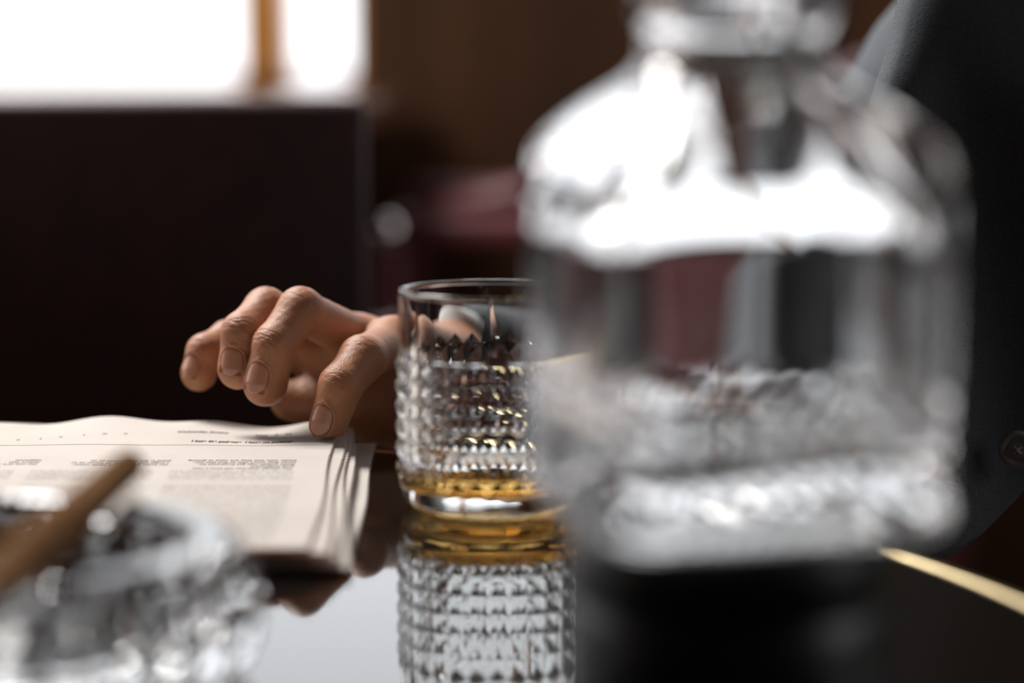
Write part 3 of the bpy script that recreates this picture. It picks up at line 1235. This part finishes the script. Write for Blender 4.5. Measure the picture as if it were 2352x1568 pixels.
def jacket_fn(P):
    d = roundcone(P, PV + np.array([0, 0, .06]), CH, .148, .146)
    d = smin(d, roundcone(P, SHR, SHL, .068, .068), .06)
    d = smin(d, roundcone(P, SHR, ELR, .062, .056), .03)
    el = roundcone(P, ELR, WM, .052, .0345)
    el = np.maximum(el, -((P - SLE) @ SLN))
    d = smin(d, el, .03)
    d = smin(d, roundcone(P, SHL, ELL, .062, .055), .03)
    d = smin(d, roundcone(P, ELL, WL + (ELL - WL) * .15, .053, .040), .03)
    # creases in the cloth
    d += .0022 * np.sin(P[..., 2] * 95 + P[..., 0] * 60) * np.sin(P[..., 1] * 45 + 1)
    # neck opening
    d = np.maximum(d, -(ellipsoid(P, NK + FD * .03 + np.array([0, 0, -.01]), (.075, .075, .11))))
    return d


jp, jq = coarse(jacket_fn, np.array([-.03, .80, .38]), np.array([.88, 1.55, 1.30]), .0065)
jacket = put('suit_jacket', mesh_np('suit_jacket', jp, jq), M_suit, person, True)

# open right front of the jacket, hanging towards the table, with its rounded lower corner
bm = bmesh.new()
nu, nv = 26, 40
grid = []
for j in range(nv + 1):
    v = j / nv
    row = []
    for i in range(nu + 1):
        u = i / nu
        zrel = lerp(-.226, .15, v)
        xl = float(np.interp(zrel, [-.23, -.07, -.03, .0, .03, .15], [.105, .115, .160, .172, .180, .29]))
        # right-hand (front) edge: rounded cutaway at the bottom
        xe = .192 + .52 * max(0, zrel + .226) ** .72 if zrel < -.12 else .192 + .52 * .106 ** .72 + (zrel + .12) * .35
        X = lerp(xl, xe, u)
        Y = 1.085 + .012 * max(0, 1 - u / .10) ** 2 + .10 * (X - .2) + .012 * math.sin(X * 42 + zrel * 9) + .14 * max(0, zrel + .02) - .02 * (1 - v)
        row.append((X, Y, CAM.z + zrel))
    grid.append(row)
vs = [[bm.verts.new(c) for c in row] for row in grid]
for j in range(nv):
    for i in range(nu):
        bm.faces.new((vs[j][i], vs[j][i + 1], vs[j + 1][i + 1], vs[j + 1][i]))
panel = bm_obj('jacket_front', bm, M_suit, jacket, True)
so = panel.modifiers.new('thick', 'SOLIDIFY'); so.thickness = .005; so.offset = -1
# button near its edge
bc = at(2337, 1031, 1.068)
bm = bmesh.new()
rg = lathe(bm, [(.0012, .0030), (.0030, .0026), (.0042, .0016), (.0050, .0018), (.0060, .0030), (.0074, .0032), (.0084, .0022), (.0086, .0008), (.0080, 0), (.001, 0)], 40)
cap(bm, rg[0]); cap(bm, rg[-1])
Mb = Matrix.Translation(bc) @ Matrix.Rotation(math.radians(-14), 4, 'Z') @ Matrix.Rotation(math.radians(90), 4, 'X')
bmesh.ops.transform(bm, matrix=Mb, verts=bm.verts)
bm_obj('button', bm, M_button, jacket, True)
bm = bmesh.new()
for sx, sy in ((-1, -1), (1, 1), (-1, 1), (1, -1)):
    tube(bm, [Mb @ Vector((sx * .0016, sy * .0016, .0030)), Mb @ Vector((0, 0, .0042))], [.0007, .0006], 6)
bm_obj('button_thread', bm, mat('grey_thread', (.3, .28, .33), .7), jacket)


def shirt_fn(P):
    d = roundcone(P, PV + np.array([0, 0, .1]), CH, .133, .133)
    d = smin(d, roundcone(P, CH, NK, .08, .064), .05)
    d = np.maximum(d, P[..., 2] - (NK[2] + .02))
    return d


sp_, sq_ = coarse(shirt_fn, np.array([.30, .95, .45]), np.array([.72, 1.45, 1.32]), .007)
put('shirt', mesh_np('shirt', sp_, sq_), M_shirt, person, True)
# white cuff round the wrist
bm = bmesh.new()
rg = tube(bm, [WM + AXS * t for t in (.048, .027, .0255, .0270, .053)], [.0285, .0290, .0300, .0312, .0312], 48, caps=False)
for ring, t in zip(rg, (.048, .027, .0255, .0270, .053)):
    for v_ in ring:
        q = np.array(v_.co) - (WM + AXS * t)
        v_.co = Vector(np.array(v_.co) - AXS * float(q @ SLN) / float(AXS @ SLN))
bm_obj('shirt_cuff', bm, M_shirt, person, True)


def trouser_fn(P):
    d = None
    for sg in (1, -1):
        hip = PV + RD * sg * .09
        kn = hip + FD * .43 + RD * sg * .03 + np.array([0, 0, .0])
        an = kn + np.array([0, 0, -.44]) - FD * .02
        for (a, b, ra, rb) in ((hip, kn, .088, .064), (kn, an, .062, .045)):
            c = roundcone(P, a, b, ra, rb)
            d = c if d is None else smin(d, c, .02)
    d = smin(d, roundcone(P, PV + RD * .06, PV - RD * .06, .115, .115), .03)
    return d


tp_, tq_ = coarse(trouser_fn, np.array([.0, .62, .03]), np.array([.75, 1.42, .70]), .009)
put('trousers', mesh_np('trousers', tp_, tq_), M_trouser, person, True)
for sg in (1, -1):
    an = PV + RD * sg * .12 + FD * .41
    bm = bmesh.new()
    tube(bm, [(an[0], an[1], .045)] + [tuple(an + FD * t + np.array([0, 0, z - an[2]])) for t, z in ((.05, .042), (.12, .036), (.18, .03), (.205, .028))], [.043, .042, .04, .032, .012], 16)
    bmesh.ops.create_cube(bm, size=1, matrix=Matrix.Translation((an[0] + FD[0] * .07, an[1] + FD[1] * .07, .008)) @ Matrix.Rotation(math.atan2(FD[1], FD[0]), 4, 'Z') @ Matrix.Diagonal((.26, .08, .016, 1)))
    bm_obj('shoe', bm, M_shoe, person, True)
hp2, hq2 = coarse(lambda P: np.maximum(ellipsoid(P, HD + np.array([0, 0, .045]) - FD * .025, (.088, .104, .105), np.stack([RD, FD, np.array([0, 0, 1.])], 1)),
                                       np.minimum((P - HD) @ FD - .045, .068 - (P - HD)[..., 2] + ((P - HD) @ FD - .045) * -.0) * 1.0), HD - .16, HD + .18, .006)
put('hair', mesh_np('hair', hp2, hq2), M_hair, person, True)
for sg in (-1, 1):
    bm = bmesh.new()
    bmesh.ops.create_uvsphere(bm, u_segments=16, v_segments=10, radius=.0098, matrix=Matrix.Translation(Vector(HD + RD * sg * .031 + FD * .0765 + np.array([0, 0, .020]))))
    eye = bm_obj('eye', bm, M_eye, person, True)
    bm = bmesh.new()
    bmesh.ops.create_uvsphere(bm, u_segments=14, v_segments=8, radius=.0052, matrix=Matrix.Translation(Vector(HD + RD * sg * .031 + FD * .0805 + np.array([0, 0, .0195]))))
    bm_obj('iris', bm, M_hair, eye, True)
    bm = bmesh.new()
    tube(bm, [HD + RD * sg * (.031 + dx) + FD * (.088 - abs(dx) * .35 - max(0, dx) * .3) + np.array([0, 0, dz]) for dx, dz in ((-.018, .040), (-.006, .044), (.008, .0445), (.020, .039))], [.0015, .003, .003, .0012], 8)
    bm_obj('eyebrow', bm, M_hair, person, True)


# ------------------------------------------------------------------ chairs
def R_z(deg, c):
    return Matrix.Translation(c) @ Matrix.Rotation(math.radians(deg), 4, 'Z')


def upholstered_chair(loc, deg, label, leather, legm, back_top, width=.48, group=None):
    ch = empty('dining_chair', loc, label, 'chair', group)
    M_ = R_z(deg, loc)
    hw = width / 2
    box_obj('seat', (-hw, hw, -.24, .22, .36, .44), leather, ch, .03, rot=M_)
    box_obj('backrest', (-hw, hw, .20, .265, .40, back_top), leather, ch, .007, rot=M_)
    for sx in (-1, 1):
        for sy, y in ((-1, -.20), (1, .20)):
            box_obj('leg', (sx * (hw - .04) - .02, sx * (hw - .04) + .02, y - .02, y + .02, 0, .37), legm, ch, rot=M_)
    return ch


# dark chair across the table on the left: its back rises above the newspaper
c = upholstered_chair((-.325, 1.40, 0), 4.5, 'dark oxblood leather dining chair with its back rising behind the newspaper', M_leather_d, M_black, at(400, 229, 1.6).z, .49)
upholstered_chair((.53, 1.27, 0), math.degrees(math.atan2(FD[1], FD[0])) + 90, 'dark leather dining chair that the man in the suit sits on', M_leather_d, M_black, .86, .46)

# maroon armchair further back
AC = Vector((.18, 2.62, 0))
arm = empty('armchair', AC, 'maroon leather armchair with studded arm, behind the tumbler near the back wall', 'armchair')
ya = 2.45
box_obj('armrest', (-.128, .46, ya, ya + .10, .735, .770), M_leather, arm, .012)
box_obj('armrest', (-.128, .46, 3.0, 3.10, .735, .770), M_leather, arm, .012)
box_obj('front_post', (-.148, -.112, ya - .005, ya + .10, .0, .742), M_leather, arm, .008)
box_obj('front_post', (-.148, -.112, 3.0, 3.10, .0, .742), M_leather, arm, .008)
box_obj('seat', (-.12, .42, ya + .1, 3.0, .36, .47), M_leather, arm, .03)
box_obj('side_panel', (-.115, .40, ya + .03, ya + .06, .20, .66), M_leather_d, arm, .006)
Rb = Matrix.Translation((.43, 0, .45)) @ Matrix.Rotation(math.radians(12), 4, 'Y')
box_obj('backrest', (-.05, .05, ya, 3.10, -.1, .52), M_leather, arm, .03, rot=Rb)
bm = bmesh.new()
tube(bm, [(-.10, ya + .02, .765), (.02, ya + .03, .79), (.20, ya + .06, .845), (.44, ya + .1, .93)], [.012, .017, .022, .026], 16)
bm_obj('wing_roll', bm, M_leather, arm, True)
for x in (-.13,):
    for z_ in (.752, .655):
        bm = bmesh.new()
        bmesh.ops.create_uvsphere(bm, u_segments=20, v_segments=12, radius=.015, matrix=Matrix.Translation((x + (.003 if z_ > .7 else 0), ya - .006, z_)))
        bm_obj('stud', bm, M_steel, arm, True)
for y in (ya + .05, 3.05):
    box_obj('rear_leg', (.38, .43, y - .025, y + .025, 0, .40), M_black, arm)
